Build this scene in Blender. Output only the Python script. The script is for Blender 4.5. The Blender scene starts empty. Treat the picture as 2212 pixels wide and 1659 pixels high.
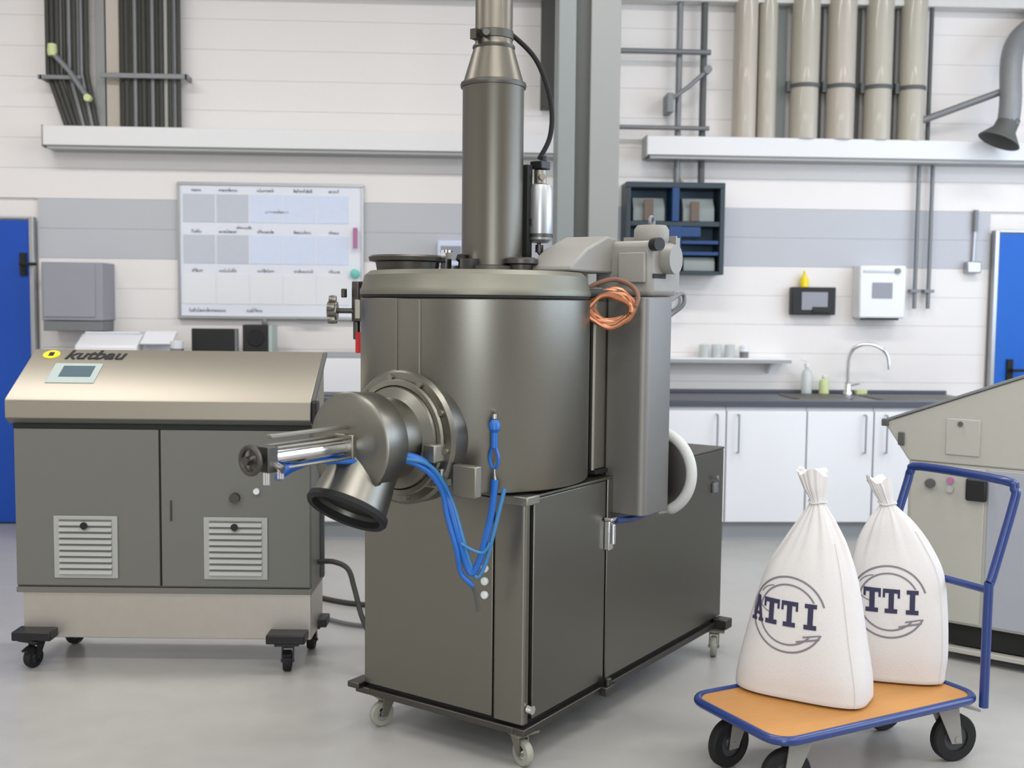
import bpy, bmesh, math, random
from math import sin, cos, pi, radians as R
from mathutils import Vector, Matrix

random.seed(7)
SC = bpy.context.scene
COL = SC.collection

# ------------------------------------------------------------------ camera
PAN = R(2.7)
cam_d = bpy.data.cameras.new('camera')
cam_d.sensor_width = 36.0
cam_d.lens = 36.0 * 2374 / 2212
cam_d.clip_start = 0.05
cam_d.dof.use_dof = True
cam_d.dof.focus_distance = 3.6
cam_d.dof.aperture_fstop = 2.8
cam = bpy.data.objects.new('camera', cam_d)
COL.objects.link(cam)
pitch = math.atan(170 / 2374)
fw = Vector((sin(PAN) * cos(pitch), cos(PAN) * cos(pitch), -sin(pitch)))
r0 = Vector((cos(PAN), -sin(PAN), 0)); u0 = r0.cross(fw)
ro = math.atan(.0103)
rt = r0 * cos(ro) + u0 * sin(ro); up = -r0 * sin(ro) + u0 * cos(ro)
m = Matrix.Identity(4)
for i in range(3):
    m[i][0] = rt[i]; m[i][1] = up[i]; m[i][2] = -fw[i]
m[0][3], m[1][3], m[2][3] = 0, 0, 1.42
cam.matrix_world = m
SC.camera = cam

# ------------------------------------------------------------------ world, lamps, exposure
SC.view_settings.view_transform = 'Standard'
SC.view_settings.look = 'None'
SC.view_settings.gamma = 1
SC.view_settings.use_curve_mapping = False
SC.view_settings.exposure = 0.0
w = bpy.data.worlds.new('world'); SC.world = w; w.use_nodes = True
w.node_tree.nodes['Background'].inputs[0].default_value = (.75, .85, 1, 1)
w.node_tree.nodes['Background'].inputs[1].default_value = .6


def area(name, loc, rot, sx, sy, power, col):
    l = bpy.data.lights.new(name, 'AREA'); l.shape = 'RECTANGLE'
    l.size, l.size_y, l.energy, l.color = sx, sy, power, col
    o = bpy.data.objects.new(name, l); o.location = loc; o.rotation_euler = rot
    COL.objects.link(o)


for i, (y, c) in enumerate(((-1.6, (1, .965, .94)), (1.4, (1, .965, .945)), (4.6, (1, .97, .955)))):
    for x in (-2.6, .6, 3.6):
        area('ceiling_lamp', (x, y, 4.05), (0, 0, 0), 1.9, .35, 52, c)
area('window_light_right', (4.9, 3.6, 2.2), (0, R(90), 0), 1.9, 4.6, 112, (.60, .77, 1))
area('rear_highlight_lamp', (.0, -3.3, 1.9), (R(90), 0, 0), 1.7, 3.0, 135, (.88, .94, 1))  # unseen lamp added behind the camera to put a highlight on the steel


# ------------------------------------------------------------------ materials
def lin(c):
    return tuple(((v / 255) / 12.92 if v / 255 <= .04045 else ((v / 255 + .055) / 1.055) ** 2.4) for v in c) + (1,)


def mat(name, rgb, rough=.5, metal=0.0, bump=0.0, scale=30, stretch=(1, 1, 1), var=0.0, coat=0.0, trans=0.0):
    mt = bpy.data.materials.new(name); mt.use_nodes = True
    nt = mt.node_tree; b = nt.nodes['Principled BSDF']
    b.inputs['Base Color'].default_value = lin(rgb)
    b.inputs['Roughness'].default_value = rough
    b.inputs['Metallic'].default_value = metal
    b.inputs['Coat Weight'].default_value = coat
    b.inputs['Transmission Weight'].default_value = trans
    if bump or var:
        tc = nt.nodes.new('ShaderNodeTexCoord'); mp = nt.nodes.new('ShaderNodeMapping')
        mp.inputs['Scale'].default_value = stretch
        ns = nt.nodes.new('ShaderNodeTexNoise'); ns.inputs['Scale'].default_value = scale
        ns.inputs['Detail'].default_value = 5
        nt.links.new(tc.outputs['Object'], mp.inputs[0]); nt.links.new(mp.outputs[0], ns.inputs['Vector'])
        if bump:
            bp = nt.nodes.new('ShaderNodeBump'); bp.inputs['Strength'].default_value = bump
            bp.inputs['Distance'].default_value = .004
            nt.links.new(ns.outputs['Fac'], bp.inputs['Height']); nt.links.new(bp.outputs[0], b.inputs['Normal'])
        if var:
            mx = nt.nodes.new('ShaderNodeMix'); mx.data_type = 'RGBA'
            c = lin(rgb)
            mx.inputs[6].default_value = tuple(v * (1 - var) for v in c[:3]) + (1,)
            mx.inputs[7].default_value = tuple(min(1, v * (1 + var)) for v in c[:3]) + (1,)
            nt.links.new(ns.outputs['Fac'], mx.inputs[0]); nt.links.new(mx.outputs[2], b.inputs['Base Color'])
    return mt


M = dict(
    wall=mat('wall paint', (226, 222, 219), .75, bump=.15, scale=60, var=.02),
    band=mat('grey wall band', (182, 184, 189), .7, bump=.15, scale=60, var=.02),  # greyer tone for the band of wall courses
    floor=mat('floor resin', (168, 167, 163), .30, bump=.05, scale=9, var=.10),
    ceil=mat('ceiling paint', (205, 203, 198), .8, var=.02),
    dim=mat('dull far wall', (96, 92, 84), .8, var=.05),
    white=mat('white lacquer', (226, 227, 230), .35, var=.01),
    trunk=mat('white trunking', (218, 218, 218), .4, var=.01),
    lip=mat('grey trunking lip', (158, 160, 158), .5, var=.02),
    blue=mat('blue paint', (0, 70, 170), .6, var=.05),
    blue_l=mat('blue door paint', (2, 92, 186), .6, var=.05),
    steel=mat('brushed steel', (127, 125, 117), .37, 1, bump=.05, scale=40, stretch=(1, 1, 18), var=.05),
    steel_h=mat('steel brushed level', (118, 114, 105), .40, 1, bump=.05, scale=40, stretch=(1, 18, 18), var=.05),
    steel_l=mat('light steel', (146, 143, 132), .46, 1, bump=.04, scale=40, stretch=(1, 18, 18), var=.04),
    steel_c=mat('console top steel', (172, 166, 153), .5, 1, bump=.04, scale=40, stretch=(1, 18, 18), var=.03),
    steel_h2=mat('housing steel', (136, 134, 130), .55, 1, bump=.05, scale=40, stretch=(1, 1, 18), var=.04),
    lid_s=mat('lid steel', (126, 125, 114), .5, 1, bump=.04, scale=40, var=.03),
    steel_d=mat('dark steel', (92, 90, 86), .45, 1, bump=.05, scale=40, var=.06),
    skirt=mat('skirt steel', (196, 190, 182), .42, .8, var=.05),
    chrome=mat('chrome', (225, 226, 228), .14, 1, var=.02),
    matt=mat('grey enamel', (112, 112, 106), .5, .15, bump=.03, scale=200, var=.03),
    motor=mat('beige motor paint', (140, 138, 132), .5, bump=.05, scale=80, var=.04),
    console=mat('pale console paint', (176, 175, 166), .5, .1, var=.03),
    console_s=mat('bluish console paint', (160, 164, 172), .5, .1, var=.03),
    vent=mat('vent grey', (170, 172, 168), .45, .1, var=.02),
    black=mat('black plastic', (22, 22, 24), .45, var=.05),
    rubber=mat('black rubber', (18, 18, 19), .75, bump=.1, scale=120, var=.1),
    cable=mat('dark cable', (58, 58, 52), .6, var=.15),
    cable_l=mat('pale cable', (176, 176, 168), .6, var=.05),
    gap=mat('black parts and gap shade', (16, 16, 14), .7, var=.1),  # near-black for dark parts; also stands in for shade in gaps and openings
    copper=mat('copper', (172, 116, 84), .32, .7, var=.1),
    brown=mat('brown cable', (120, 84, 66), .5, var=.1),
    hose=mat('blue hose', (24, 92, 172), .35, var=.1),
    hose2=mat('pale blue hose', (54, 116, 168), .35, var=.1),
    red=mat('red plastic', (190, 24, 26), .4, var=.05),
    yellow=mat('yellow plastic', (232, 206, 20), .45, var=.05),
    pipe=mat('cream pipe', (172, 166, 152), .35, var=.04, coat=.2),
    pipe_b=mat('pinkish cream pipe', (176, 167, 155), .35, var=.04, coat=.2),
    conduit=mat('grey conduit', (122, 124, 126), .45, .4, var=.05),
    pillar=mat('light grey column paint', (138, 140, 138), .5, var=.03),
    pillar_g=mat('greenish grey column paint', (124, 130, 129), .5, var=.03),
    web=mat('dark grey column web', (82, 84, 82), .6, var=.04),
    worktop=mat('dark grey worktop', (78, 82, 92), .35, bump=.05, scale=200, var=.12),
    grey=mat('mid grey plastic', (142, 144, 152), .5, var=.03),
    plinth=mat('grey plinth', (152, 156, 160), .6, var=.03),
    board=mat('whiteboard enamel', (222, 226, 234), .2, var=.01),
    paper_a=mat('grey printed paper', (188, 194, 204), .7, var=.04),
    paper_b=mat('pale blue paper', (206, 216, 236), .7, var=.03),
    paper_c=mat('white paper', (222, 224, 228), .7, var=.02),
    ink=mat('grey ink', (128, 128, 138), .8, var=.1),
    alu=mat('aluminium frame', (176, 178, 180), .35, .8, var=.03),
    teal=mat('teal magnet', (110, 190, 180), .4, var=.05),
    pink=mat('purple marker', (176, 110, 150), .4, var=.05),
    cab=mat('blue grey cabinet', (70, 96, 116), .45, var=.06),
    cab_d=mat('dark cabinet frame', (44, 58, 66), .45, var=.06),
    cab_b=mat('blue cabinet post', (20, 62, 112), .45, var=.06),
    bin=mat('grey bin', (132, 140, 138), .5, var=.05),
    bin_o=mat('brown bin', (100, 84, 74), .5, var=.1),
    screen=mat('screen glass', (86, 104, 112), .15, var=.05),
    bezel=mat('pale blue bezel', (166, 180, 176), .4, var=.03),
    cloth=mat('white sack cloth', (211, 208, 206), .85, bump=.2, scale=160, var=.03),
    print=mat('navy sack print', (52, 50, 76), .85, var=.08),
    print2=mat('grey sack print', (122, 118, 126), .85, var=.08),
    beech=mat('beech board', (188, 134, 72), .45, bump=.05, scale=14, stretch=(1, 9, 1), var=.12),
    tube=mat('dark blue tube paint', (24, 50, 112), .35, var=.06, coat=.3),
    hub=mat('grey wheel hub', (70, 72, 76), .4, .4, var=.05),
    wheel_p=mat('pale wheel', (150, 150, 138), .5, var=.08),
    glass=mat('clear plastic', (232, 238, 236), .1, var=.0, trans=.5),
    green=mat('green plastic', (196, 206, 150), .5, var=.05),
    arm=mat('grey extraction arm', (128, 130, 132), .5, .2, var=.08),
    ghose=mat('white grey hose', (196, 198, 194), .5, bump=.2, scale=60, var=.03),
)


# ------------------------------------------------------------------ mesh builder
class MB:
    def __init__(s):
        s.v = []; s.f = []

    def add(s, vs, fs):
        n = len(s.v); s.v += [tuple(v) for v in vs]; s.f += [tuple(i + n for i in f) for f in fs]
        return s

    def box(s, x0, x1, y0, y1, z0, z1):
        return s.add([(x0, y0, z0), (x1, y0, z0), (x1, y1, z0), (x0, y1, z0), (x0, y0, z1), (x1, y0, z1), (x1, y1, z1), (x0, y1, z1)],
                     [(0, 3, 2, 1), (4, 5, 6, 7), (0, 1, 5, 4), (1, 2, 6, 5), (2, 3, 7, 6), (3, 0, 4, 7)])

    def obox(s, c, half, mtx):
        vs = [Vector(c) + mtx @ Vector((a * half[0], b * half[1], d * half[2])) for d in (-1, 1) for a, b in ((-1, -1), (1, -1), (1, 1), (-1, 1))]
        return s.add(vs, [(0, 3, 2, 1), (4, 5, 6, 7), (0, 1, 5, 4), (1, 2, 6, 5), (2, 3, 7, 6), (3, 0, 4, 7)])

    def lathe(s, prof, n=48, o=(0, 0, 0), ax=(0, 0, 1), closed=False):
        """prof: (radius, height) list along axis ax from o."""
        A = Vector(ax).normalized(); O = Vector(o)
        U = A.orthogonal().normalized(); V = A.cross(U)
        base = len(s.v); rings = []
        for r, h in prof:
            if r < 1e-6:
                rings.append([len(s.v)]); s.v.append(tuple(O + A * h))
            else:
                rings.append(list(range(len(s.v), len(s.v) + n)))
                s.v += [tuple(O + A * h + (U * cos(2 * pi * i / n) + V * sin(2 * pi * i / n)) * r) for i in range(n)]
        pairs = list(zip(rings, rings[1:]))
        if closed: pairs.append((rings[-1], rings[0]))
        for a, b in pairs:
            for i in range(n):
                j = (i + 1) % n
                if len(a) == 1 and len(b) > 1: s.f.append((a[0], b[j], b[i]))
                elif len(b) == 1 and len(a) > 1: s.f.append((a[i], a[j], b[0]))
                elif len(a) > 1: s.f.append((a[i], a[j], b[j], b[i]))
        return s

    def cyl(s, p, q, r, n=24, r2=None):
        p, q = Vector(p), Vector(q); L = (q - p).length
        r2 = r if r2 is None else r2
        return s.lathe([(0, 0), (r, 0), (r2, L), (0, L)], n, p, q - p)

    def tube(s, pts, r, n=10, smooth=True, closed=False, sub=6):
        P = [Vector(p) for p in pts]
        if smooth and len(P) > 2:
            Q = []; m_ = len(P)
            rng = range(m_ if closed else m_ - 1)
            for i in rng:
                g = (lambda k: P[k % m_]) if closed else (lambda k: P[max(0, min(m_ - 1, k))])
                a, b, c, d = g(i - 1), g(i), g(i + 1), g(i + 2)
                for k in range(sub):
                    t = k / sub
                    Q.append(.5 * (2 * b + (c - a) * t + (2 * a - 5 * b + 4 * c - d) * t * t + (3 * b - a - 3 * c + d) * t ** 3))
            if not closed: Q.append(P[-1])
            P = Q
        m_ = len(P); U = None; base = len(s.v)
        for i in range(m_):
            T = (P[(i + 1) % m_] - P[i - 1]) if closed else (P[min(i + 1, m_ - 1)] - P[max(i - 1, 0)])
            T.normalize()
            U = T.orthogonal().normalized() if U is None else (U - T * U.dot(T)).normalized()
            V = T.cross(U)
            rr = r[min(i, len(r) - 1)] if isinstance(r, (list, tuple)) else r
            s.v += [tuple(P[i] + (U * cos(2 * pi * k / n) + V * sin(2 * pi * k / n)) * rr) for k in range(n)]
        for i in range(m_ if closed else m_ - 1):
            a = base + i * n; b = base + ((i + 1) % m_) * n
            for k in range(n):
                l = (k + 1) % n
                s.f.append((a + k, a + l, b + l, b + k))
        if not closed:
            s.f.append(tuple(base + k for k in range(n))[::-1])
            s.f.append(tuple(base + (m_ - 1) * n + k for k in range(n)))
        return s

    def prism(s, poly, a0, a1, axis='x'):
        """poly of 2D points extruded along axis. x: (y,z); y: (x,z); z: (x,y)."""
        n = len(poly)
        mk = {'x': lambda p, a: (a, p[0], p[1]), 'y': lambda p, a: (p[0], a, p[1]), 'z': lambda p, a: (p[0], p[1], a)}[axis]
        vs = [mk(p, a0) for p in poly] + [mk(p, a1) for p in poly]
        fs = [tuple(range(n))[::-1], tuple(range(n, 2 * n))] + [(i, (i + 1) % n, n + (i + 1) % n, n + i) for i in range(n)]
        return s.add(vs, fs)


def rrect(x0, x1, y0, y1, r, n=5):
    pts = []
    for cx, cy, a in ((x1 - r, y1 - r, 0), (x0 + r, y1 - r, 90), (x0 + r, y0 + r, 180), (x1 - r, y0 + r, 270)):
        for k in range(n + 1):
            t = R(a + 90 * k / n); pts.append((cx + r * cos(t), cy + r * sin(t)))
    return pts


def obj(name, mb, material, parent=None, bevel=0, smooth=True):
    me = bpy.data.meshes.new(name)
    me.from_pydata(mb.v, [], mb.f); me.update()
    bm = bmesh.new(); bm.from_mesh(me); bmesh.ops.recalc_face_normals(bm, faces=bm.faces); bm.to_mesh(me); bm.free()
    me.materials.append(M[material])
    if smooth:
        me.polygons.foreach_set('use_smooth', [True] * len(me.polygons))
        me.set_sharp_from_angle(angle=R(34))
    o = bpy.data.objects.new(name, me); COL.objects.link(o)
    if parent: o.parent = parent
    if bevel:
        b = o.modifiers.new('bevel', 'BEVEL'); b.width = bevel; b.segments = 2; b.limit_method = 'ANGLE'; b.angle_limit = R(50)
    return o


def thing(name, label, cat, loc=(0, 0, 0), rz=0.0, group=None):
    o = bpy.data.objects.new(name, None); COL.objects.link(o)
    o.location = loc; o.rotation_euler = (0, 0, rz)
    return tag(o, label, cat, group)


def tag(o, label, cat, group=None):
    o['label'] = label; o['category'] = cat
    if group: o['group'] = group
    return o


def struct(name, mb, material, bevel=0, parent=None):
    o = obj(name, mb, material, parent, bevel)
    if parent is None: o['kind'] = 'structure'
    return o


def copy_tree(o, parent=None):
    c = o.copy(); COL.objects.link(c)
    if parent: c.parent = parent
    for ch in list(o.children): copy_tree(ch, c)
    return c


# ------------------------------------------------------------------ room
WY = 7.1
struct('floor', MB().box(-5, 5, -3.5, WY + .1, -.1, 0), 'floor')
struct('ceiling', MB().box(-5, 5, -3.5, WY + .1, 4.2, 4.3), 'ceil')
struct('wall_left', MB().box(-5.1, -5, -3.5, WY + .1, 0, 4.2), 'wall')
struct('wall_right', MB().box(5, 5.1, -3.5, WY + .1, 0, 4.2), 'wall')
struct('wall_front', MB().box(-5, 5, -3.6, -3.5, 0, 4.2), 'dim')
wb = struct('wall_back', MB().box(-5, 5, WY + .02, WY + .12, 0, 4.2), 'wall')
H = .1875
for i in range(23):
    z = i * H
    top = min(z + H, 4.2)
    segs = [(-5, 5)] if z > 1.95 else [(-5, -3.64), (-2.66, 3.46), (4.42, 5)]
    for a, b in segs:
        obj('panel', MB().box(a, b, WY, WY + .02, z + .0004, top - .0006), 'band' if i in (9, 10) else 'wall', wb, bevel=.0008)
struct('trim_1', MB().box(-5, 5, 6.98, WY, 3.335, 3.62), 'ceil', .004)


def room_door(n, x0, x1, material, handle_x, hz, hside):
    d = struct('door_%d' % n, MB().box(x0, x1, 7.05, 7.09, .01, 1.92), material, .003)
    fr = MB().box(x0 - .03, x0 - .002, 7.04, 7.1, 0, 1.94).box(x1 + .002, x1 + .03, 7.04, 7.1, 0, 1.94).box(x0 - .002, x1 + .002, 7.04, 7.1, 1.925, 1.94)
    obj('door_frame', fr, 'alu', d, .003)
    h = MB().box(handle_x - .02, handle_x + .02, 7.035, 7.05, hz - .07, hz + .07)
    h.tube([(handle_x, 7.04, hz), (handle_x, 6.99, hz), (handle_x + .1 * hside, 6.985, hz)], .01, smooth=False)
    obj('door_handle', h, 'gap', d)


room_door(1, -3.6, -2.70, 'blue', -2.735, 1.645, 1)
room_door(2, 3.50, 4.38, 'blue_l', 3.60, 1.03, 1)


def single(name, mb, material, label, cat, group=None, bevel=0):
    return tag(obj(name, mb, material, None, bevel), label, cat, group)


# steel column
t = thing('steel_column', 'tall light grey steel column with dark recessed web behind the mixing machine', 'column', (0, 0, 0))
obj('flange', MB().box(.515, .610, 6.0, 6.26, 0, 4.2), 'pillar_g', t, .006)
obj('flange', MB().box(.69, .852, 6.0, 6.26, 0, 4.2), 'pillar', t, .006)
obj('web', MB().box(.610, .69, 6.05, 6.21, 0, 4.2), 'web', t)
single('cable_duct', MB().box(.495, .60, 6.98, 7.1, 2.66, 4.2), 'cable', 'dark vertical cable duct ending left of the steel column', 'cable duct', bevel=.004)


# wall trunking
def trunking(x0, x1, zb, label):
    tr = thing('wall_trunking', label, 'trunking', (0, 0, 0), group=None)
    obj('cover', MB().box(x0, x1, 6.93, 7.1, zb + .022, zb + .14), 'trunk', tr, .004)
    obj('lower_lip', MB().box(x0 + .02, x1, 6.945, 7.1, zb, zb + .022), 'lip', tr, .002)
    obj('end_cap', MB().box(x0 - .006, x0, 6.925, 7.1, zb + .01, zb + .144), 'lip', tr, .002)


trunking(-2.56, .78, 2.348, 'long white wall trunking above the whiteboard, left of the steel column')
trunking(1.16, 4.95, 2.350, 'long white wall trunking running right of the steel column above the blue cabinet')

# cable riser upper left
t = thing('cable_riser', 'bundle of dark hanging cables strapped to wall bars above left trunking', 'cables', (0, 0, 0))
xs = [-2.555 + .034 * i for i in range(8)]
for i, x in enumerate(xs):
    x2 = x + .11 - .008 * i
    obj('cable', MB().tube([(x, 7.03 - .012 * (i % 3), 4.2), (x, 7.03 - .012 * (i % 3), 2.82), (x2, 7.03, 2.489)], .0155, 8, smooth=False), 'cable' if i not in (4, 6) else 'conduit', t)
obj('cover_strip', MB().box(-2.272, -2.215, 7.05, 7.1, 2.489, 4.2), 'pillar', t, .003)
obj('cover_strip', MB().box(-2.205, -2.125, 7.04, 7.1, 2.489, 4.2), 'pipe_b', t, .003)
for i in range(14):
    x = -2.10 + .0265 * i
    mt = 'cable_l' if i == 10 else ('conduit' if i in (3, 7, 12) else 'cable')
    obj('cable', MB().tube([(x, 7.03 - .014 * (i % 2), 4.2), (x, 7.03 - .014 * (i % 2), 2.489)], .0135, 8, smooth=False), mt, t)
obj('clamp_bar', MB().box(-2.60, -2.34, 6.975, 6.995, 2.775, 2.80).box(-2.59, -2.575, 6.975, 7.1, 2.775, 2.80), 'conduit', t, .002)
obj('clamp_bar', MB().box(-2.22, -1.69, 6.975, 6.995, 2.79, 2.82).box(-1.71, -1.695, 6.975, 7.1, 2.79, 2.82), 'conduit', t, .002)
t2 = thing('pipe_clamp_arm', 'small pale diagonal clamp arm in front of the leftmost cables', 'clamp', (0, 0, 0))
obj('arm', MB().tube([(-2.50, 6.955, 2.93), (-2.40, 6.955, 2.82), (-2.29, 6.955, 2.66)], .017, 10, smooth=False), 'conduit', t2)
obj('valve_head', MB().lathe([(0, -.03), (.026, -.03), (.03, 0), (.026, .04), (0, .04)], 16, (-2.50, 6.955, 2.94)).lathe([(0, -.02), (.022, -.02), (.022, .02), (0, .02)], 14, (-2.29, 6.955, 2.66), (0, 1, 0)), 'green', t2)


# conduits between column and cream pipes
def conduit(p, q, r, label, mt='conduit'):
    return single('conduit', MB().cyl(p, q, r, 12), mt, label, 'conduit')


conduit((1.37, 7.03, 2.21), (1.37, 7.03, 4.2), .019, 'thin grey vertical conduit nearest the steel column')
conduit((1.526, 7.03, 2.21), (1.526, 7.03, 4.2), .021, 'dark vertical conduit just left of the cream pipes', 'web')
conduit((.80, 6.985, 3.02), (1.56, 6.985, 3.02), .017, 'upper level conduit crossing between column and dark conduit')
conduit((.80, 6.985, 2.548), (1.56, 6.985, 2.548), .014, 'lower level conduit just above the right trunking end')
t = thing('lever_valve', 'small grey valve lever slanting between the two vertical conduits', 'valve', (0, 0, 0))
obj('lever', MB().tube([(1.32, 6.975, 2.73), (1.42, 6.955, 2.80), (1.535, 6.955, 2.905)], .013, 10, smooth=False), 'conduit', t)
obj('valve_body', MB().box(1.285, 1.325, 6.95, 7.1, 2.64, 2.76), 'conduit', t, .004)
obj('valve_head', MB().cyl((1.535, 6.93, 2.905), (1.535, 6.985, 2.905), .026, 14), 'conduit', t)

for i, (a, b, mt) in enumerate(((1.719, 1.864, 'pipe_b'), (1.872, 1.995, 'pipe'), (2.079, 2.256, 'pipe'), (2.310, 2.490, 'pipe_b'), (2.557, 2.729, 'pipe'), (2.783, 2.947, 'pipe'))):
    nm = ['leftmost thick cream vertical pipe on the wall, pinkish', 'narrowest thick cream vertical pipe, second from the left',
          'third thick cream vertical pipe from the left, right of the wide grey gap', 'fourth thick cream vertical pipe from the left',
          'fifth thick cream vertical pipe from the left', 'rightmost thick cream vertical pipe beside the thin conduit'][i]
    r = (b - a) / 2
    t = thing('wall_pipe', nm, 'pipe', ((a + b) / 2, 7.1 - r - .012, 2.489))
    obj('pipe', MB().cyl((0, 0, 0), (0, 0, 1.711), r, 32), mt, t)
    if i > 1:
        obj('clamp', MB().lathe([(r, .32), (r + .005, .32), (r + .005, .345), (r, .345)], 32, closed=True).box(-r - .028, -r + .002, -.016, .016, .30, .365), 'web', t)
obj_gap = [single('gap_shade_strip', MB().box(a, b, 7.06, 7.1, 2.489, 4.2), mt, lb, 'shade strip') for a, b, mt, lb in (  # flat strips whose colour paints the shade in the gaps between pipes
    (2.005, 2.066, 'pillar_g', 'wide grey strip painting the shade between the second and third cream pipes'),
    (2.266, 2.300, 'web', 'dark strip painting the shade between the third and fourth cream pipes'),
    (2.500, 2.548, 'web', 'dark strip painting the shade between the fourth and fifth cream pipes'),
    (2.738, 2.774, 'web', 'dark strip painting the shade between the fifth and rightmost cream pipes'))]
for o in obj_gap: pass
conduit((2.985, 7.02, 2.489), (2.985, 7.02, 4.2), .014, 'thin dark vertical conduit right of the cream pipes', 'web')

# extraction arm, upper right
t = thing('extraction_arm', 'grey jointed extraction arm with round hood at the upper right edge', 'extraction arm', (0, 0, 0))
obj('elbow', MB().tube([(3.72, 7.02, 3.28), (3.52, 6.93, 3.14), (3.43, 6.85, 2.98), (3.41, 6.8, 2.72), (3.40, 6.8, 2.58)], .066, 16), 'arm', t)
obj('hood', MB().lathe([(.065, .16), (.07, .08), (.13, 0), (.125, 0), (.06, .08)], 28, (3.345, 6.8, 2.47), (.45, 0, 1)), 'web', t)
obj('strut', MB().tube([(2.90, 6.97, 2.61), (3.41, 6.84, 2.80)], .022, 12, smooth=False), 'conduit', t)
obj('wall_bracket', MB().box(3.64, 3.80, 6.98, 7.1, 3.15, 3.33).box(2.85, 2.90, 6.95, 7.1, 2.585, 2.635), 'web', t, .005)

# whiteboard
t = thing('whiteboard', 'large framed whiteboard with planning sheets on the wall', 'whiteboard', (0, 0, 0))
obj('board', MB().box(-1.775, -.636, 7.082, 7.1, 1.332, 2.158), 'board', t)
fr = MB().box(-1.79, -.62, 7.075, 7.1, 2.155, 2.175).box(-1.79, -.62, 7.06, 7.1, 1.315, 1.335).box(-1.79, -1.772, 7.075, 7.1, 1.335, 2.155).box(-.638, -.62, 7.075, 7.1, 1.335, 2.155)
obj('frame', fr, 'alu', t, .002)
X0, DX = -1.755, .21
for rr, (z0, z1) in enumerate(((1.925, 2.10), (1.665, 1.845), (1.41, 1.60))):
    for c in range(5):
        x = X0 + c * DX + (.0 if c == 0 else .0)
        mt = ('paper_a' if c < 2 else 'paper_b') if rr < 2 else 'paper_c'
        obj('paper_sheet', MB().box(x, x + DX - .012, 7.079, 7.082, z0, z1), mt, t)
# handwriting: headings above each row and in the bottom corner
hw = MB(); rnd = random.Random(3)


def scribble(x0, x1, z, h):
    x = x0
    while x < x1:
        wd = rnd.uniform(.005, .009); hh = h * rnd.choice((.55, .6, 1, .6))
        hw.box(x, x + .003, 7.0785, 7.0802, z, z + hh); hw.box(x, x + wd, 7.0785, 7.0802, z + rnd.choice((0, hh * .5)), z + rnd.choice((0, hh * .5)) + .004)
        x += wd + .004


for z in (2.117, 1.858, 1.612):
    for a, b in ((-1.70, -1.64), (-1.53, -1.42), (-1.29, -1.19), (-1.06, -.95), (-.84, -.78)): scribble(a, b, z, .024)
scribble(-1.72, -1.49, 1.36, .026); scribble(-1.36, -1.26, 1.36, .026); scribble(-1.24, -1.10, 1.985, .022); scribble(-1.42, -1.33, 1.885, .02)
w_ = obj('handwriting', hw, 'ink', t); w_['kind'] = 'stuff'
obj('pen_tray', MB().box(-1.04, -.86, 7.03, 7.075, 1.318, 1.334), 'alu', t, .002)
single('marker', MB().cyl((-.672, 7.055, 1.77), (-.672, 7.055, 1.90), .014, 12), 'pink', 'purple marker held upright on the whiteboard\'s right edge', 'marker')
single('magnet', MB().lathe([(0, 0), (.03, 0), (.03, .02), (.02, .026), (0, .026)], 20, (-.675, 7.08, 1.61), (0, -1, 0)), 'teal', 'round teal magnet at the whiteboard\'s right edge', 'magnet')

# grey wall box left
t = thing('wall_box', 'plain grey wall box beside the left blue door', 'box', (0, 0, 0))
obj('body', MB().box(-2.56, -2.19, 6.86, 7.1, 1.30, 1.655), 'grey', t, .005)
obj('base_strip', MB().box(-2.555, -2.20, 6.87, 7.1, 1.235, 1.298), 'conduit', t, .004)
obj('door_panel', MB().box(-2.545, -2.235, 6.853, 6.86, 1.32, 1.64), 'grey', t, .003)
t = thing('hand_towel_box', 'small blue grey box on the wall left of the exhaust stack', 'dispenser', (0, 0, 0))
obj('body', MB().box(-.15, .02, 7.0, 7.1, 1.665, 1.825), 'paper_b', t, .008)
obj('window', MB().box(-.13, 0, 6.996, 7.0, 1.70, 1.79), 'grey', t)

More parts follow.
